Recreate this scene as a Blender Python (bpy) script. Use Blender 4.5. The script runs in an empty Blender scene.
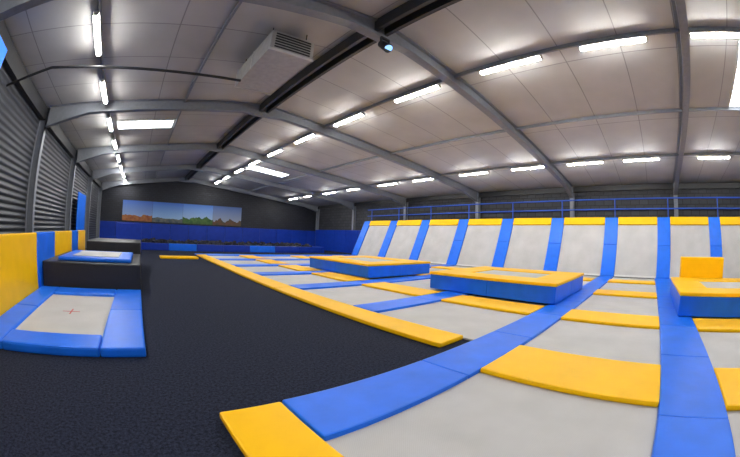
import bpy, bmesh, math, random
import numpy as np
from mathutils import Matrix, Vector
random.seed(4)
sc=bpy.context.scene
col=bpy.context.collection
sc.view_settings.view_transform='Standard'
# ---------------------------------------------------------------- materials
def newmat(name):
    m=bpy.data.materials.new(name);m.use_nodes=True
    nt=m.node_tree;b=nt.nodes["Principled BSDF"];return m,nt,b
def simple(name,c,rough=.5,metal=0,spec=.5,noise=0,nscale=8,bump=0,bscale=60,coat=0):
    m,nt,b=newmat(name)
    b.inputs['Roughness'].default_value=rough;b.inputs['Metallic'].default_value=metal
    b.inputs['Specular IOR Level'].default_value=spec
    b.inputs['Coat Weight'].default_value=coat
    tc=nt.nodes.new('ShaderNodeTexCoord')
    n=nt.nodes.new('ShaderNodeTexNoise');n.inputs['Scale'].default_value=nscale;n.inputs['Detail'].default_value=4
    nt.links.new(tc.outputs['Object'],n.inputs['Vector'])
    r=nt.nodes.new('ShaderNodeValToRGB')
    r.color_ramp.elements[0].position=.3;r.color_ramp.elements[1].position=.7
    r.color_ramp.elements[0].color=[max(0,x*(1-noise)) for x in c]+[1]
    r.color_ramp.elements[1].color=[min(1,x*(1+noise)) for x in c]+[1]
    nt.links.new(n.outputs['Fac'],r.inputs['Fac']);nt.links.new(r.outputs['Color'],b.inputs['Base Color'])
    if bump:
        n2=nt.nodes.new('ShaderNodeTexNoise');n2.inputs['Scale'].default_value=bscale
        nt.links.new(tc.outputs['Object'],n2.inputs['Vector'])
        bp=nt.nodes.new('ShaderNodeBump');bp.inputs['Strength'].default_value=bump;bp.inputs['Distance'].default_value=.02
        nt.links.new(n2.outputs['Fac'],bp.inputs['Height']);nt.links.new(bp.outputs['Normal'],b.inputs['Normal'])
    return m
def emis(name,c,s):
    m,nt,b=newmat(name);b.inputs['Base Color'].default_value=(*c,1)
    b.inputs['Emission Color'].default_value=(*c,1);b.inputs['Emission Strength'].default_value=s
    return m
BLUE=simple('blue_vinyl',(.008,.15,.80),.4,spec=.28,noise=.08,nscale=3,bump=.15,bscale=5)
NAVY=simple('dark_blue_vinyl',(.005,.035,.34),.45,spec=.3,noise=.1,nscale=3,bump=.15,bscale=5)
YEL=simple('yellow_vinyl',(.97,.53,.0005),.44,spec=.2,noise=.04,nscale=3,bump=.15,bscale=5)
BLACK=simple('black_vinyl',(.010,.010,.012),.5,noise=.1)
STEEL=simple('grey_painted_steel',(.20,.215,.245),.45,noise=.08)
DARK=simple('dark_steel',(.02,.021,.024),.5,noise=.1)
WHITE=simple('white_enamel',(.62,.62,.6),.45,noise=.05)
GALV=simple('galvanised_sheet',(.42,.42,.41),.4,noise=.1,metal=.2)
RAIL=simple('blue_painted_rail',(.012,.08,.5),.4)
TUBE=emis('fluorescent_tube_glow',(1,.98,.945),120)
SKYL=emis('skylight_glow',(.9,.96,1),7)
# carpet
m,nt,b=newmat('charcoal_carpet');CARPET=m
b.inputs['Roughness'].default_value=.9;b.inputs['Specular IOR Level'].default_value=.12
tc=nt.nodes.new('ShaderNodeTexCoord')
n=nt.nodes.new('ShaderNodeTexNoise');n.inputs['Scale'].default_value=28;n.inputs['Detail'].default_value=8;n.inputs['Roughness'].default_value=.85
nt.links.new(tc.outputs['Object'],n.inputs['Vector'])
r=nt.nodes.new('ShaderNodeValToRGB');r.color_ramp.elements[0].position=.40;r.color_ramp.elements[1].position=.64
r.color_ramp.elements[0].color=(.002,.003,.007,1);r.color_ramp.elements[1].color=(.030,.037,.068,1)
nt.links.new(n.outputs['Fac'],r.inputs['Fac']);nt.links.new(r.outputs['Color'],b.inputs['Base Color'])
bp=nt.nodes.new('ShaderNodeBump');bp.inputs['Strength'].default_value=.5;bp.inputs['Distance'].default_value=.01
nt.links.new(n.outputs['Fac'],bp.inputs['Height']);nt.links.new(bp.outputs['Normal'],b.inputs['Normal'])
# bed mesh fabric
m,nt,b=newmat('trampoline_fabric');BED=m
b.inputs['Roughness'].default_value=.55;b.inputs['Specular IOR Level'].default_value=.25
tc=nt.nodes.new('ShaderNodeTexCoord')
n=nt.nodes.new('ShaderNodeTexNoise');n.inputs['Scale'].default_value=1.3;n.inputs['Detail'].default_value=5
nt.links.new(tc.outputs['Object'],n.inputs['Vector'])
r=nt.nodes.new('ShaderNodeValToRGB');r.color_ramp.elements[0].position=.3;r.color_ramp.elements[1].position=.7
r.color_ramp.elements[0].color=(.46,.455,.445,1);r.color_ramp.elements[1].color=(.54,.535,.525,1)
nt.links.new(n.outputs['Fac'],r.inputs['Fac'])
ck=nt.nodes.new('ShaderNodeTexChecker');ck.inputs['Scale'].default_value=90
nt.links.new(tc.outputs['Object'],ck.inputs['Vector'])
mx=nt.nodes.new('ShaderNodeMixRGB');mx.blend_type='MULTIPLY';mx.inputs['Fac'].default_value=.12
nt.links.new(r.outputs['Color'],mx.inputs['Color1']);nt.links.new(ck.outputs['Color'],mx.inputs['Color2'])
nt.links.new(mx.outputs['Color'],b.inputs['Base Color'])
# ceiling panels
def brickmat(name,c1,c2,mortar,scale,bw,rh,ms,rough,axis,bump=.3,off=.5):
    m,nt,b=newmat(name);b.inputs['Roughness'].default_value=rough
    tc=nt.nodes.new('ShaderNodeTexCoord');sp=nt.nodes.new('ShaderNodeSeparateXYZ');cb=nt.nodes.new('ShaderNodeCombineXYZ')
    nt.links.new(tc.outputs['Object'],sp.inputs[0])
    nt.links.new(sp.outputs[axis[0]],cb.inputs[0]);nt.links.new(sp.outputs[axis[1]],cb.inputs[1])
    br=nt.nodes.new('ShaderNodeTexBrick');br.inputs['Scale'].default_value=scale;br.offset=off
    br.inputs['Brick Width'].default_value=bw;br.inputs['Row Height'].default_value=rh;br.inputs['Mortar Size'].default_value=ms
    br.inputs['Color1'].default_value=(*c1,1);br.inputs['Color2'].default_value=(*c2,1);br.inputs['Mortar'].default_value=(*mortar,1)
    nt.links.new(cb.outputs[0],br.inputs['Vector'])
    n=nt.nodes.new('ShaderNodeTexNoise');n.inputs['Scale'].default_value=.7;n.inputs['Detail'].default_value=6
    nt.links.new(tc.outputs['Object'],n.inputs['Vector'])
    mp=nt.nodes.new('ShaderNodeMapRange');mp.inputs['To Min'].default_value=.75;mp.inputs['To Max'].default_value=1.15
    nt.links.new(n.outputs['Fac'],mp.inputs['Value'])
    mx=nt.nodes.new('ShaderNodeVectorMath');mx.operation='SCALE'
    nt.links.new(br.outputs['Color'],mx.inputs[0]);nt.links.new(mp.outputs[0],mx.inputs['Scale'])
    nt.links.new(mx.outputs[0],b.inputs['Base Color'])
    bp=nt.nodes.new('ShaderNodeBump');bp.inputs['Strength'].default_value=bump;bp.inputs['Distance'].default_value=.02;bp.invert=True
    nt.links.new(br.outputs['Fac'],bp.inputs['Height']);nt.links.new(bp.outputs['Normal'],b.inputs['Normal'])
    return m
CEIL=brickmat('ceiling_panel',(.50,.495,.48),(.47,.465,.45),(.27,.265,.26),1,4.1,1.75,.018,.7,('X','Y'),off=0)
BRICK=brickmat('black_painted_brick',(.020,.022,.028),(.038,.041,.05),(.006,.006,.008),1,.6,.3,.025,.6,('Y','Z'),.8)
BRICKX=brickmat('dark_painted_block',(.014,.016,.026),(.02,.023,.034),(.006,.006,.007),1,.45,.2,.02,.6,('X','Z'),.8)
# corrugated
m,nt,b=newmat('corrugated_cladding');CORR=m
b.inputs['Roughness'].default_value=.5;b.inputs['Metallic'].default_value=.2
tc=nt.nodes.new('ShaderNodeTexCoord');w=nt.nodes.new('ShaderNodeTexWave');w.bands_direction='Z';w.inputs['Scale'].default_value=1.6
nt.links.new(tc.outputs['Object'],w.inputs['Vector'])
r=nt.nodes.new('ShaderNodeValToRGB');r.color_ramp.elements[0].color=(.022,.025,.03,1);r.color_ramp.elements[1].color=(.07,.076,.09,1)
nt.links.new(w.outputs['Fac'],r.inputs['Fac']);nt.links.new(r.outputs['Color'],b.inputs['Base Color'])
bp=nt.nodes.new('ShaderNodeBump');bp.inputs['Strength'].default_value=.9;bp.inputs['Distance'].default_value=.05
nt.links.new(w.outputs['Fac'],bp.inputs['Height']);nt.links.new(bp.outputs['Normal'],b.inputs['Normal'])
def postermat(name,sky1,sky2,g1,g2,hz,amp,sc_):
    m,nt,b=newmat(name);b.inputs['Roughness'].default_value=.6
    tc=nt.nodes.new('ShaderNodeTexCoord');sp=nt.nodes.new('ShaderNodeSeparateXYZ');nt.links.new(tc.outputs['Object'],sp.inputs[0])
    n=nt.nodes.new('ShaderNodeTexNoise');n.noise_dimensions='1D';n.inputs['Scale'].default_value=sc_;n.inputs['Detail'].default_value=3
    nt.links.new(sp.outputs['X'],n.inputs['W'])
    a=nt.nodes.new('ShaderNodeMath');a.operation='MULTIPLY_ADD';a.inputs[1].default_value=amp;a.inputs[2].default_value=hz-amp*.5
    nt.links.new(n.outputs['Fac'],a.inputs[0])
    lt=nt.nodes.new('ShaderNodeMath');lt.operation='LESS_THAN';nt.links.new(sp.outputs['Z'],lt.inputs[0]);nt.links.new(a.outputs[0],lt.inputs[1])
    def ramp(src,c1,c2,lo,hi):
        mr=nt.nodes.new('ShaderNodeMapRange');mr.inputs['From Min'].default_value=lo;mr.inputs['From Max'].default_value=hi
        nt.links.new(src,mr.inputs['Value'])
        x=nt.nodes.new('ShaderNodeMixRGB');x.inputs['Color1'].default_value=(*c1,1);x.inputs['Color2'].default_value=(*c2,1)
        nt.links.new(mr.outputs[0],x.inputs['Fac']);return x
    s=ramp(sp.outputs['Z'],sky2,sky1,2.6,4.4)
    n2=nt.nodes.new('ShaderNodeTexNoise');n2.inputs['Scale'].default_value=2.5;n2.inputs['Detail'].default_value=6
    nt.links.new(tc.outputs['Object'],n2.inputs['Vector'])
    g=ramp(n2.outputs['Fac'],g1,g2,.35,.65)
    x=nt.nodes.new('ShaderNodeMixRGB');nt.links.new(lt.outputs[0],x.inputs['Fac'])
    nt.links.new(s.outputs[0],x.inputs['Color1']);nt.links.new(g.outputs[0],x.inputs['Color2'])
    nt.links.new(x.outputs[0],b.inputs['Base Color']);return m
# ---------------------------------------------------------------- mesh builder
class MB:
    def __init__(s): s.bm=bmesh.new();s.mats=[]
    def mi(s,m):
        if m not in s.mats:s.mats.append(m)
        return s.mats.index(m)
    def box(s,x0,x1,y0,y1,z0,z1,m,bev=0,seg=2,M=None):
        t=bmesh.new();bmesh.ops.create_cube(t,size=1)
        for v in t.verts: v.co=Vector(((x0+x1)/2+v.co.x*(x1-x0),(y0+y1)/2+v.co.y*(y1-y0),(z0+z1)/2+v.co.z*(z1-z0)))
        if bev:
            bev=min(bev,.45*min(abs(x1-x0),abs(y1-y0),abs(z1-z0)))
            bmesh.ops.bevel(t,geom=t.edges[:],offset=bev,segments=seg,affect='EDGES',profile=.6)
        s.add(t,m,M,bool(bev));return s
    def cyl(s,p0,p1,r,m,n=12,r2=None):
        p0=Vector(p0);p1=Vector(p1);d=p1-p0
        t=bmesh.new();bmesh.ops.create_cone(t,cap_ends=True,segments=n,radius1=r,radius2=r if r2 is None else r2,depth=d.length)
        M=Matrix.Translation((p0+p1)/2)@d.to_track_quat('Z','Y').to_matrix().to_4x4()
        s.add(t,m,M,True);return s
    def prism(s,pts,y0,y1,m):
        t=bmesh.new()
        a=[t.verts.new((x,y0,z)) for x,z in pts];b=[t.verts.new((x,y1,z)) for x,z in pts]
        t.faces.new(a);t.faces.new(b[::-1])
        for i in range(len(a)):
            j=(i+1)%len(a);t.faces.new((a[i],b[i],b[j],a[j]))
        bmesh.ops.recalc_face_normals(t,faces=t.faces[:])
        s.add(t,m,None,False);return s
    def add(s,t,m,M,smooth):
        if M is not None: t.transform(M)
        k=s.mi(m)
        me=bpy.data.meshes.new('t')
        for f in t.faces: f.material_index=k;f.smooth=False
        t.to_mesh(me);t.free()
        s.bm.from_mesh(me);bpy.data.meshes.remove(me)
    def done(s,name,parent=None):
        me=bpy.data.meshes.new(name);s.bm.to_mesh(me);s.bm.free()
        for m in s.mats: me.materials.append(m)
        o=bpy.data.objects.new(name,me);col.objects.link(o)
        if parent:o.parent=parent
        return o
def empty(name):
    o=bpy.data.objects.new(name,None);col.objects.link(o);return o
# ---------------------------------------------------------------- dims
RX,RZ=4.47,6.95           # ridge
XL,XR=-5.0,20.5
Y0,Y1=-11.5,34.0
SR,SL=.1155,.125
def roof(x): return RZ-(x-RX)*SR if x>RX else RZ-(RX-x)*SL
# ---------------------------------------------------------------- room
MB().box(XL,XR,Y0,Y1,-.2,0,CARPET).done('floor')
MB().box(XL-.2,XL,Y0,Y1,0,6.2,CORR).done('wall_left')
MB().box(XR,XR+.2,Y0,Y1,0,6.0,BRICK).done('wall_right')
MB().box(XL-.2,XR+.2,Y1,Y1+.2,0,7.2,BRICKX).done('wall_far')
MB().box(XL-.2,XR+.2,Y0-.2,Y0,0,7.2,BRICKX).done('wall_back')
t=.15
MB().prism([(XL-.2,roof(XL-.2)),(RX,RZ),(RX,RZ+t),(XL-.2,roof(XL-.2)+t)],Y0-.2,Y1+.2,CEIL).done('ceiling')
MB().prism([(RX,RZ),(XR+.2,roof(XR+.2)),(XR+.2,roof(XR+.2)+t),(RX,RZ+t)],Y0-.2,Y1+.2,CEIL).done('ceiling')
# skylights
def sky(i,x0,x1,y0,y1):
    b=MB()
    b.prism([(x0,roof(x0)-.03),(x1,roof(x1)-.03),(x1,roof(x1)),(x0,roof(x0))],y0,y1,SKYL)
    for a,bb in ((y0-.06,y0),(y1,y1+.06)):
        b.prism([(x0,roof(x0)-.06),(x1,roof(x1)-.06),(x1,roof(x1)),(x0,roof(x0))],a,bb,WHITE)
    n=3
    for k in range(1,n):
        xx=x0+(x1-x0)*k/n
        b.box(xx-.02,xx+.02,y0,y1,roof(xx)-.05,roof(xx)-.005,WHITE)
    b.done('window_skylight_%d'%i)
sky(1,-1.8,.95,14.7,15.9);sky(2,7.9,10.9,22.5,23.9);sky(3,8,11.5,-4.9,-4.0);sky(4,-1.7,1.0,-4.5,-3.3)
# portal frames
FY=[-9.0,-1.9,5.15,12.25,19.4,26.6,33.7]
for y in FY:
    b=MB()
    def flange(x0,x1,d0,d1,zt=0):
        T=lambda x:roof(x)-.02
        b.prism([(x0,T(x0)-.03),(x1,T(x1)-.03),(x1,T(x1)),(x0,T(x0))],y-.13,y+.13,STEEL)
        b.prism([(x0,T(x0)-d0),(x1,T(x1)-d1),(x1,T(x1)-.03),(x0,T(x0)-.03)],y-.02,y+.02,STEEL)
        b.prism([(x0,T(x0)-d0-.03),(x1,T(x1)-d1-.03),(x1,T(x1)-d1),(x0,T(x0)-d0)],y-.13,y+.13,STEEL)
    flange(XL+.35,XL+2.2,.75,.38);flange(XL+2.2,RX-.9,.38,.36);flange(RX-.9,RX,.36,.5)
    flange(RX,RX+.9,.5,.36);flange(RX+.9,XR-2.0,.36,.38);flange(XR-2.0,XR-.3,.38,.7)
    for x0,x1 in ((XL,XL+.36),(XR-.3,XR)):
        zt=roof((x0+x1)/2)-.05
        b.box(x0,x0+.03,y-.13,y+.13,0,zt,STEEL);b.box(x1-.03,x1,y-.13,y+.13,0,zt,STEEL);b.box(x0+.03,x1-.03,y-.015,y+.015,0,zt,STEEL)
    b.box(XL+.33,XL+.36,y-.13,y+.13,roof(XL)-.9,roof(XL)-.05,STEEL)
    b.done('steel_portal_frame')
# purlins
for x in (-2.1,1.1,7.45,11.6,15.8):
    MB().box(x-.03,x+.03,Y0,Y1,roof(x)-.12,roof(x)-.005,STEEL).done('roof_purlin')
b=MB()
for dx in (-.2,.12): b.box(RX+dx,RX+dx+.1,Y0,Y1,RZ-.36,RZ-.03,DARK)
b.done('ridge_beam')
MB().box(XL,XL+.25,Y0,Y1,roof(XL)-.5,roof(XL)-.05,DARK).done('eaves_beam')
MB().box(XR-.2,XR,Y0,Y1,roof(XR)-.35,roof(XR)-.05,DARK).done('eaves_beam')
# strip lights
def tube_mesh():
    b=MB();h=.98
    b.prism([(-.09,0),(.09,0),(.055,.06),(-.055,.06)],-h,h,WHITE)
    b.box(-.06,.06,-h+.04,h-.04,-.055,-.002,TUBE,.02)
    b.box(-.065,.065,-h-.01,-h+.04,-.06,.05,WHITE,.01);b.box(-.065,.065,h-.04,h+.01,-.06,.05,WHITE,.01)
    b.box(-.02,.02,-.5,-.46,.06,.09,WHITE);b.box(-.02,.02,.46,.5,.06,.09,WHITE)
    return b.done('fluorescent_strip_light')
base=tube_mesh();first=True
R2=[-7.5,-3.9,.2,3.2,6.4,9.8,13.5,16.9,20.7,24.3,27.9,31.3]
R3=[-6.6,-3.1,.17,3.25,6.7,10.4,14.0,17.6,21.1,24.6,28.2,31.6]
R1=[7.2+3.65*k for k in range(-4,8)]
for x,ys in ((15.8,R2),(7.45,R3),(-2.1,R1)):
    for y in ys:
        o=base if first else bpy.data.objects.new('fluorescent_strip_light',base.data)
        if not first: col.objects.link(o)
        first=False
        o.location=(x,y,roof(x)-.212)
# ---------------------------------------------------------------- trampoline court
SY=[-11.0,-7.62,-4.28,-.94]+[2.3+3.38*k for k in range(0,7)]   # strip centres
HWF=lambda y:.38 if y>0 else .47
court=empty('trampoline_court')
beds=MB();bl=MB();ye=MB()
XF=17.5;XE=XF-.14
PX=[(3.5,4.75),(7.05,8.1),(11.1,12.1),(14.9,15.8)]
def strip(x0,x1,yc,hw):
    n=max(1,round((x1-x0)/2.0));L=(x1-x0)/n
    for i in range(n): bl.box(x0+i*L+.002,x0+(i+1)*L-.002,yc-hw,yc+hw,0.005,.085,BLUE,.02)
for y in SY:
    x0=1.22 if y<3 else 4.68
    strip(x0,XE,y,HWF(y))
for i in range(len(SY)-1):
    a=SY[i]+HWF(SY[i]);bb=SY[i+1]-HWF(SY[i+1])
    near=SY[i]<2
    x0=1.22 if near else 4.68
    beds.box(x0,XE,a-.1,bb+.1,.002,.03,BED)
    for p0,p1 in PX:
        if not near and p0<4: continue
        ye.box(p0,p1,a+.004,bb-.004,.03,.10,YEL,.03)
ye_y=[2.95]+[y for y in SY if y>6]
for i in range(len(ye_y)-1):
    ye.box(4.0,4.66,ye_y[i]+.004,ye_y[i+1]-.004,.005,.085,YEL,.025)
for a,bb in ((0,2.66),(-3.4,-.01),(-7,-3.41),(-11.4,-7.01)): ye.box(.56,1.2,a,bb,.005,.085,YEL,.025)
bl.box(4.0,XE,SY[-1]+.4,SY[-1]+.8,.005,.085,BLUE,.025)
beds.done('beds',court);bl.done('blue_pads',court);ye.done('yellow_pads',court)
# slanted wall
slant=empty('angled_trampoline_wall')
XT,ZT=18.9,3.0
L=math.hypot(XT-XF,ZT);ang=math.atan2(ZT,XT-XF)
Ms=Matrix.Translation((XF,0,.04))@Matrix.Rotation(-ang,4,'Y')
sb=MB();sp=MB();sy=MB()
ylo,yhi=SY[0]-.4,SY[-1]+.4
sb.box(0,L,ylo,yhi,-.06,0,BED,M=Ms)
for y in SY:
    sp.box(0,L*.52-.002,y-.4,y+.4,0,.09,BLUE,.03,M=Ms);sp.box(L*.52+.002,L,y-.4,y+.4,0,.09,BLUE,.03,M=Ms)
for i in range(len(SY)-1):
    sy.box(L-.42,L+.02,SY[i]+.41,SY[i+1]-.41,0,.10,YEL,.03,M=Ms)
    sp.box(0,.1,SY[i]+.41,SY[i+1]-.41,0,.06,WHITE,.02,M=Ms)
sb.done('beds',slant);sp.done('blue_pads',slant);sy.done('yellow_top_pads',slant)
fr=MB()
fr.prism([(XF,0),(XT+.05,ZT-.05),(XT+.05,0)],yhi,yhi+.1,NAVY)
fr.prism([(XF,0),(XT+.05,ZT-.05),(XT+.05,0)],ylo-.08,ylo,NAVY)
fr.box(XT+.05,XR-.02,ylo,yhi,ZT-.2,ZT-.05,BLACK)
fr.done('rear_deck',slant)
# railing
b=MB();y=ylo
XRl=XT+.25
while y<yhi:
    b.cyl((XRl,y,ZT-.06),(XRl,y,ZT+1.1),.035,RAIL,8);y+=3.38
for z in (.55,1.1): b.cyl((XRl,ylo,ZT+z),(XRl,yhi,ZT+z),.036,RAIL,8)
b.done('guard_railing')
# ---------------------------------------------------------------- raised trampolines
def raised(x0,x1,y0,y1,h=.62):
    b=MB()
    g=.105
    b.box(x0+.03,x1-.03,y0+.03,y1-.03,g,h-.1,NAVY)
    for i in range(2):
        ya=y0+(y1-y0)*i/2;yb=y0+(y1-y0)*(i+1)/2
        b.box(x0,x0+.08,ya+.002,yb-.002,g,h-.05,BLUE,.02);b.box(x1-.08,x1,ya+.002,yb-.002,g,h-.05,BLUE,.02)
        xa=x0+(x1-x0)*i/2;xb=x0+(x1-x0)*(i+1)/2
        b.box(xa+.002,xb-.002,y0-.01,y0+.07,g,h-.05,BLUE,.02);b.box(xa+.002,xb-.002,y1-.07,y1+.01,g,h-.05,BLUE,.02)
    f=.95
    b.box(x0+f-.1,x1-f+.1,y0+f-.1,y1-f+.1,h-.08,h-.0,BED)
    o=.03
    b.box(x0-o,x0+f,y0-o,y1+o,h-.06,h+.03,YEL,.03);b.box(x1-f,x1+o,y0-o,y1+o,h-.06,h+.03,YEL,.03)
    b.box(x0+f+.005,x1-f-.005,y0-o,y0+f,h-.06,h+.03,YEL,.03);b.box(x0+f+.005,x1-f-.005,y1-f,y1+o,h-.06,h+.03,YEL,.03)
    return b
raised(8.35,11.9,2.5,6.75).done('raised_trampoline')
raised(8.2,11.9,9.7,14.2).done('raised_trampoline')
b=raised(8.2,11.9,-5.2,-1.0)
b.box(11.95,12.4,-3.2,-1.35,.105,1.3,YEL,.04)
b.done('raised_trampoline')
# ---------------------------------------------------------------- left side
b=MB()
x0,x1,y0,y1=-3.06,-.03,4.38,8.8
b.box(x0+.05,x1-.05,y0+.05,y1-.05,0,.05,BLACK)
ix0,ix1,iy0,iy1=-2.48,-.73,4.98,8.02
b.box(ix0-.1,ix1+.1,iy0-.1,iy1+.1,.05,.09,BED)
for a in ((x0,ix0,y0,(y0+y1)/2-.004),(x0,ix0,(y0+y1)/2,y1),(ix1,x1,y0,(y0+y1)/2-.004),(ix1,x1,(y0+y1)/2,y1),(ix0+.005,ix1-.005,y0,iy0),(ix0+.005,ix1-.005,iy1,y1)):
    b.box(*a,.0,.14,BLUE,.035)
RED=simple('red_mark',(.5,.03,.02),.5)
cx,cy=(ix0+ix1)/2,(iy0+iy1)/2
b.box(cx-.2,cx+.2,cy-.015,cy+.015,.088,.0925,RED);b.box(cx-.015,cx+.015,cy-.2,cy+.2,.088,.0926,RED)
b.done('floor_trampoline')
b=MB()
b.box(-3.05,-.02,8.9,12.6,0,.75,BLACK,.03);b.done('black_landing_platform')
b=MB();b.box(-2.6,-.3,9.2,11.8,.755,.86,BLUE,.04);b.box(-2.2,-.7,9.6,11.4,.85,.875,BED);b.done('tumbling_mat')
b=MB();b.box(-2.3,-.02,12.7,16.2,0,1.14,BLACK,.03);b.done('black_landing_platform')
b=MB()
seg=[(2.0,5.0,YEL),(5.0,8.5,YEL),(8.5,10.5,BLUE),(10.5,13.3,YEL),(13.3,14.7,BLUE),(14.7,16.6,YEL)]
b.box(-3.4,-3.2,-3,16.6,0,1.42,BLACK)
for a,c_,mm in seg: b.box(-3.2,-3.08,a+.005,c_-.005,0,1.45,mm,.03)
b.box(-3.2,-3.08,-3,1.99,0,1.45,BLUE,.03)
b.done('padded_barrier')
b=MB();b.box(XL+.4,XL+.45,21.0,24.0,0.02,3.6,BLUE);b.done('blue_banner')
b=MB();b.box(-2.0,0,24,24.35,0,1.95,NAVY,.04);b.done('padded_partition')
# wall screen
b=MB()
b.box(-4.6,-4.54,5.75,6.75,4.65,5.3,DARK,.01);b.box(-4.54,-4.53,5.79,6.71,4.69,5.26,emis('screen_glow',(.03,.2,.9),.9))
b.cyl((-4.99,6.25,5.0),(-4.6,6.25,5.0),.03,DARK,8)
b.done('wall_screen')
# ---------------------------------------------------------------- far end
b=MB()
x=-4.9
while x<20.4:
    b.box(x+.01,min(x+2,20.45)-.01,Y1-.14,Y1-.01,0,2.15,NAVY,.03);x+=2
b.done('padded_wall_lining')
b=MB()
y=23.5
while y<33.3:
    b.box(XR-.45,XR-.33,y,y+2.0,0,2.3,NAVY,.03);y+=2.02
b.done('padded_wall_lining')
b=MB()
for i in range(7):
    a=0+i*2.4
    b.box(a+.01,a+2.39,27,27.4,0,.55,BLUE if i%3==1 else NAVY,.04)
b.box(-.4,0,27,33.5,0,.55,NAVY,.04);b.box(16.8,17.2,27,33.5,0,.55,NAVY,.04);b.box(0,16.8,27.4,33.5,0,.25,BLACK)
FOAM=simple('dark_foam',(.02,.02,.03),.9,noise=.6,nscale=2)
for i in range(360):
    px,py,pz=random.uniform(.2,16.6),random.uniform(27.6,33.3),random.uniform(.3,.6)
    M=Matrix.Translation((px,py,pz))@Matrix.Rotation(random.uniform(0,6),4,'Z')@Matrix.Rotation(random.uniform(0,6),4,'X')
    b.box(-.15,.15,-.15,.15,-.15,.15,FOAM,M=M)
b.done('foam_pit')
MB().box(1.2,3.6,19.5,20.5,0,.12,YEL,.04).done('yellow_landing_mat')
ps=[postermat('poster_canyon',(.02,.10,.45),(.25,.35,.55),(.22,.06,.02),(.38,.15,.04),2.85,.7,1.3),
    postermat('poster_coast',(.02,.12,.55),(.3,.48,.7),(.03,.06,.08),(.15,.15,.12),2.7,.5,.9),
    postermat('poster_forest',(.03,.16,.6),(.35,.5,.7),(.02,.08,.015),(.07,.15,.03),2.9,.9,1.1),
    postermat('poster_desert',(.04,.11,.35),(.28,.32,.4),(.14,.06,.03),(.07,.06,.03),2.8,.8,1.6)]
xs=[(-2.2,1.08),(1.1,4.38),(4.4,7.68),(7.7,10.9)]
b=MB()
for p,(a,c_) in zip(ps,xs):
    b.box(a,c_,Y1-.05,Y1-.005,2.3,4.25,p)
b.box(-2.25,10.95,Y1-.06,Y1-.005,4.25,4.3,DARK);b.box(-2.25,10.95,Y1-.06,Y1-.005,2.25,2.3,DARK)
b.done('landscape_banner')
# ---------------------------------------------------------------- heater, spotlight, pipe
b=MB()
x0,x1,y0,y1,z0,z1=2.2,3.35,6.3,8.8,5.85,6.4
b.box(x0,x1,y0,y1,z0,z1,GALV,.02)
for i in range(6): b.box(x0+.1,x1-.1,y0-.02,y0+.01,z0+.07+i*.075,z0+.105+i*.075,DARK)
b.box(x0-.015,x0,y0+1.2,y0+1.25,z0,z1,WHITE);b.box(x0-.02,x1+.02,y1-.03,y1+.01,z0-.02,z1+.02,WHITE);b.box(x0-.02,x1+.02,y0-.01,y0+.03,z0-.02,z0+.03,WHITE)
for xx in (x0+.1,x1-.1):
    for yy in (y0+.3,y1-.3): b.cyl((xx,yy,z1),(xx,yy,roof(xx)-.01),.015,DARK,6)
b.done('suspended_air_heater')
b=MB()
px,py,pz=4.5,5.0,6.38
b.box(px-.12,px+.12,py-.03,py+.03,pz-.05,pz,DARK)
b.box(px-.13,px-.11,py-.03,py+.03,pz-.3,pz,DARK);b.box(px+.11,px+.13,py-.03,py+.03,pz-.3,pz,DARK)
b.cyl((px,py+.12,pz-.12),(px,py-.12,pz-.36),.1,DARK,16,.12)
b.cyl((px,py-.12,pz-.36),(px,py-.125,pz-.37),.1,emis('spot_lens',(.3,.6,1),1.2),16)
b.done('stage_spotlight')
b=MB();b.cyl((XL+.01,8.2,5.0),(XL+1.5,8.2,5.5),.04,DARK,8);b.cyl((XL+1.5,8.2,5.5),(2.17,8.2,5.78),.04,DARK,8);b.done('service_pipe')
# ---------------------------------------------------------------- camera
F,yaw,pi,ro=331.63,-.7027,.0251,-.0341
def Ry(a):c,s=np.cos(a),np.sin(a);return np.array([[c,0,s],[0,1,0],[-s,0,c]])
def Rx(a):c,s=np.cos(a),np.sin(a);return np.array([[1,0,0],[0,c,-s],[0,s,c]])
def Rz(a):c,s=np.cos(a),np.sin(a);return np.array([[c,-s,0],[s,c,0],[0,0,1]])
Mc=Rz(ro)@Rx(pi)@Ry(yaw)
R_,U_,Fw=[(float(v[0]),float(v[2]),float(v[1])) for v in Mc]
cd=bpy.data.cameras.new('camera');cd.type='PANO';cd.sensor_width=36;cd.sensor_height=36*457/740;cd.sensor_fit='HORIZONTAL'
for tgt in (cd,getattr(cd,'cycles',None)):
    if tgt is None: continue
    try:
        tgt.panorama_type='FISHEYE_EQUISOLID';tgt.fisheye_lens=F/740*36;tgt.fisheye_fov=math.radians(200)
    except Exception as e: print('pano',e)
cd.clip_start=.05
co=bpy.data.objects.new('camera',cd);col.objects.link(co)
co.matrix_world=Matrix(((R_[0],U_[0],-Fw[0],0),(R_[1],U_[1],-Fw[1],0),(R_[2],U_[2],-Fw[2],1.7),(0,0,0,1)))
sc.camera=co
w=bpy.data.worlds.new('world');sc.world=w;w.use_nodes=True
w.node_tree.nodes['Background'].inputs[0].default_value=(.5,.6,.8,1);w.node_tree.nodes['Background'].inputs[1].default_value=.5
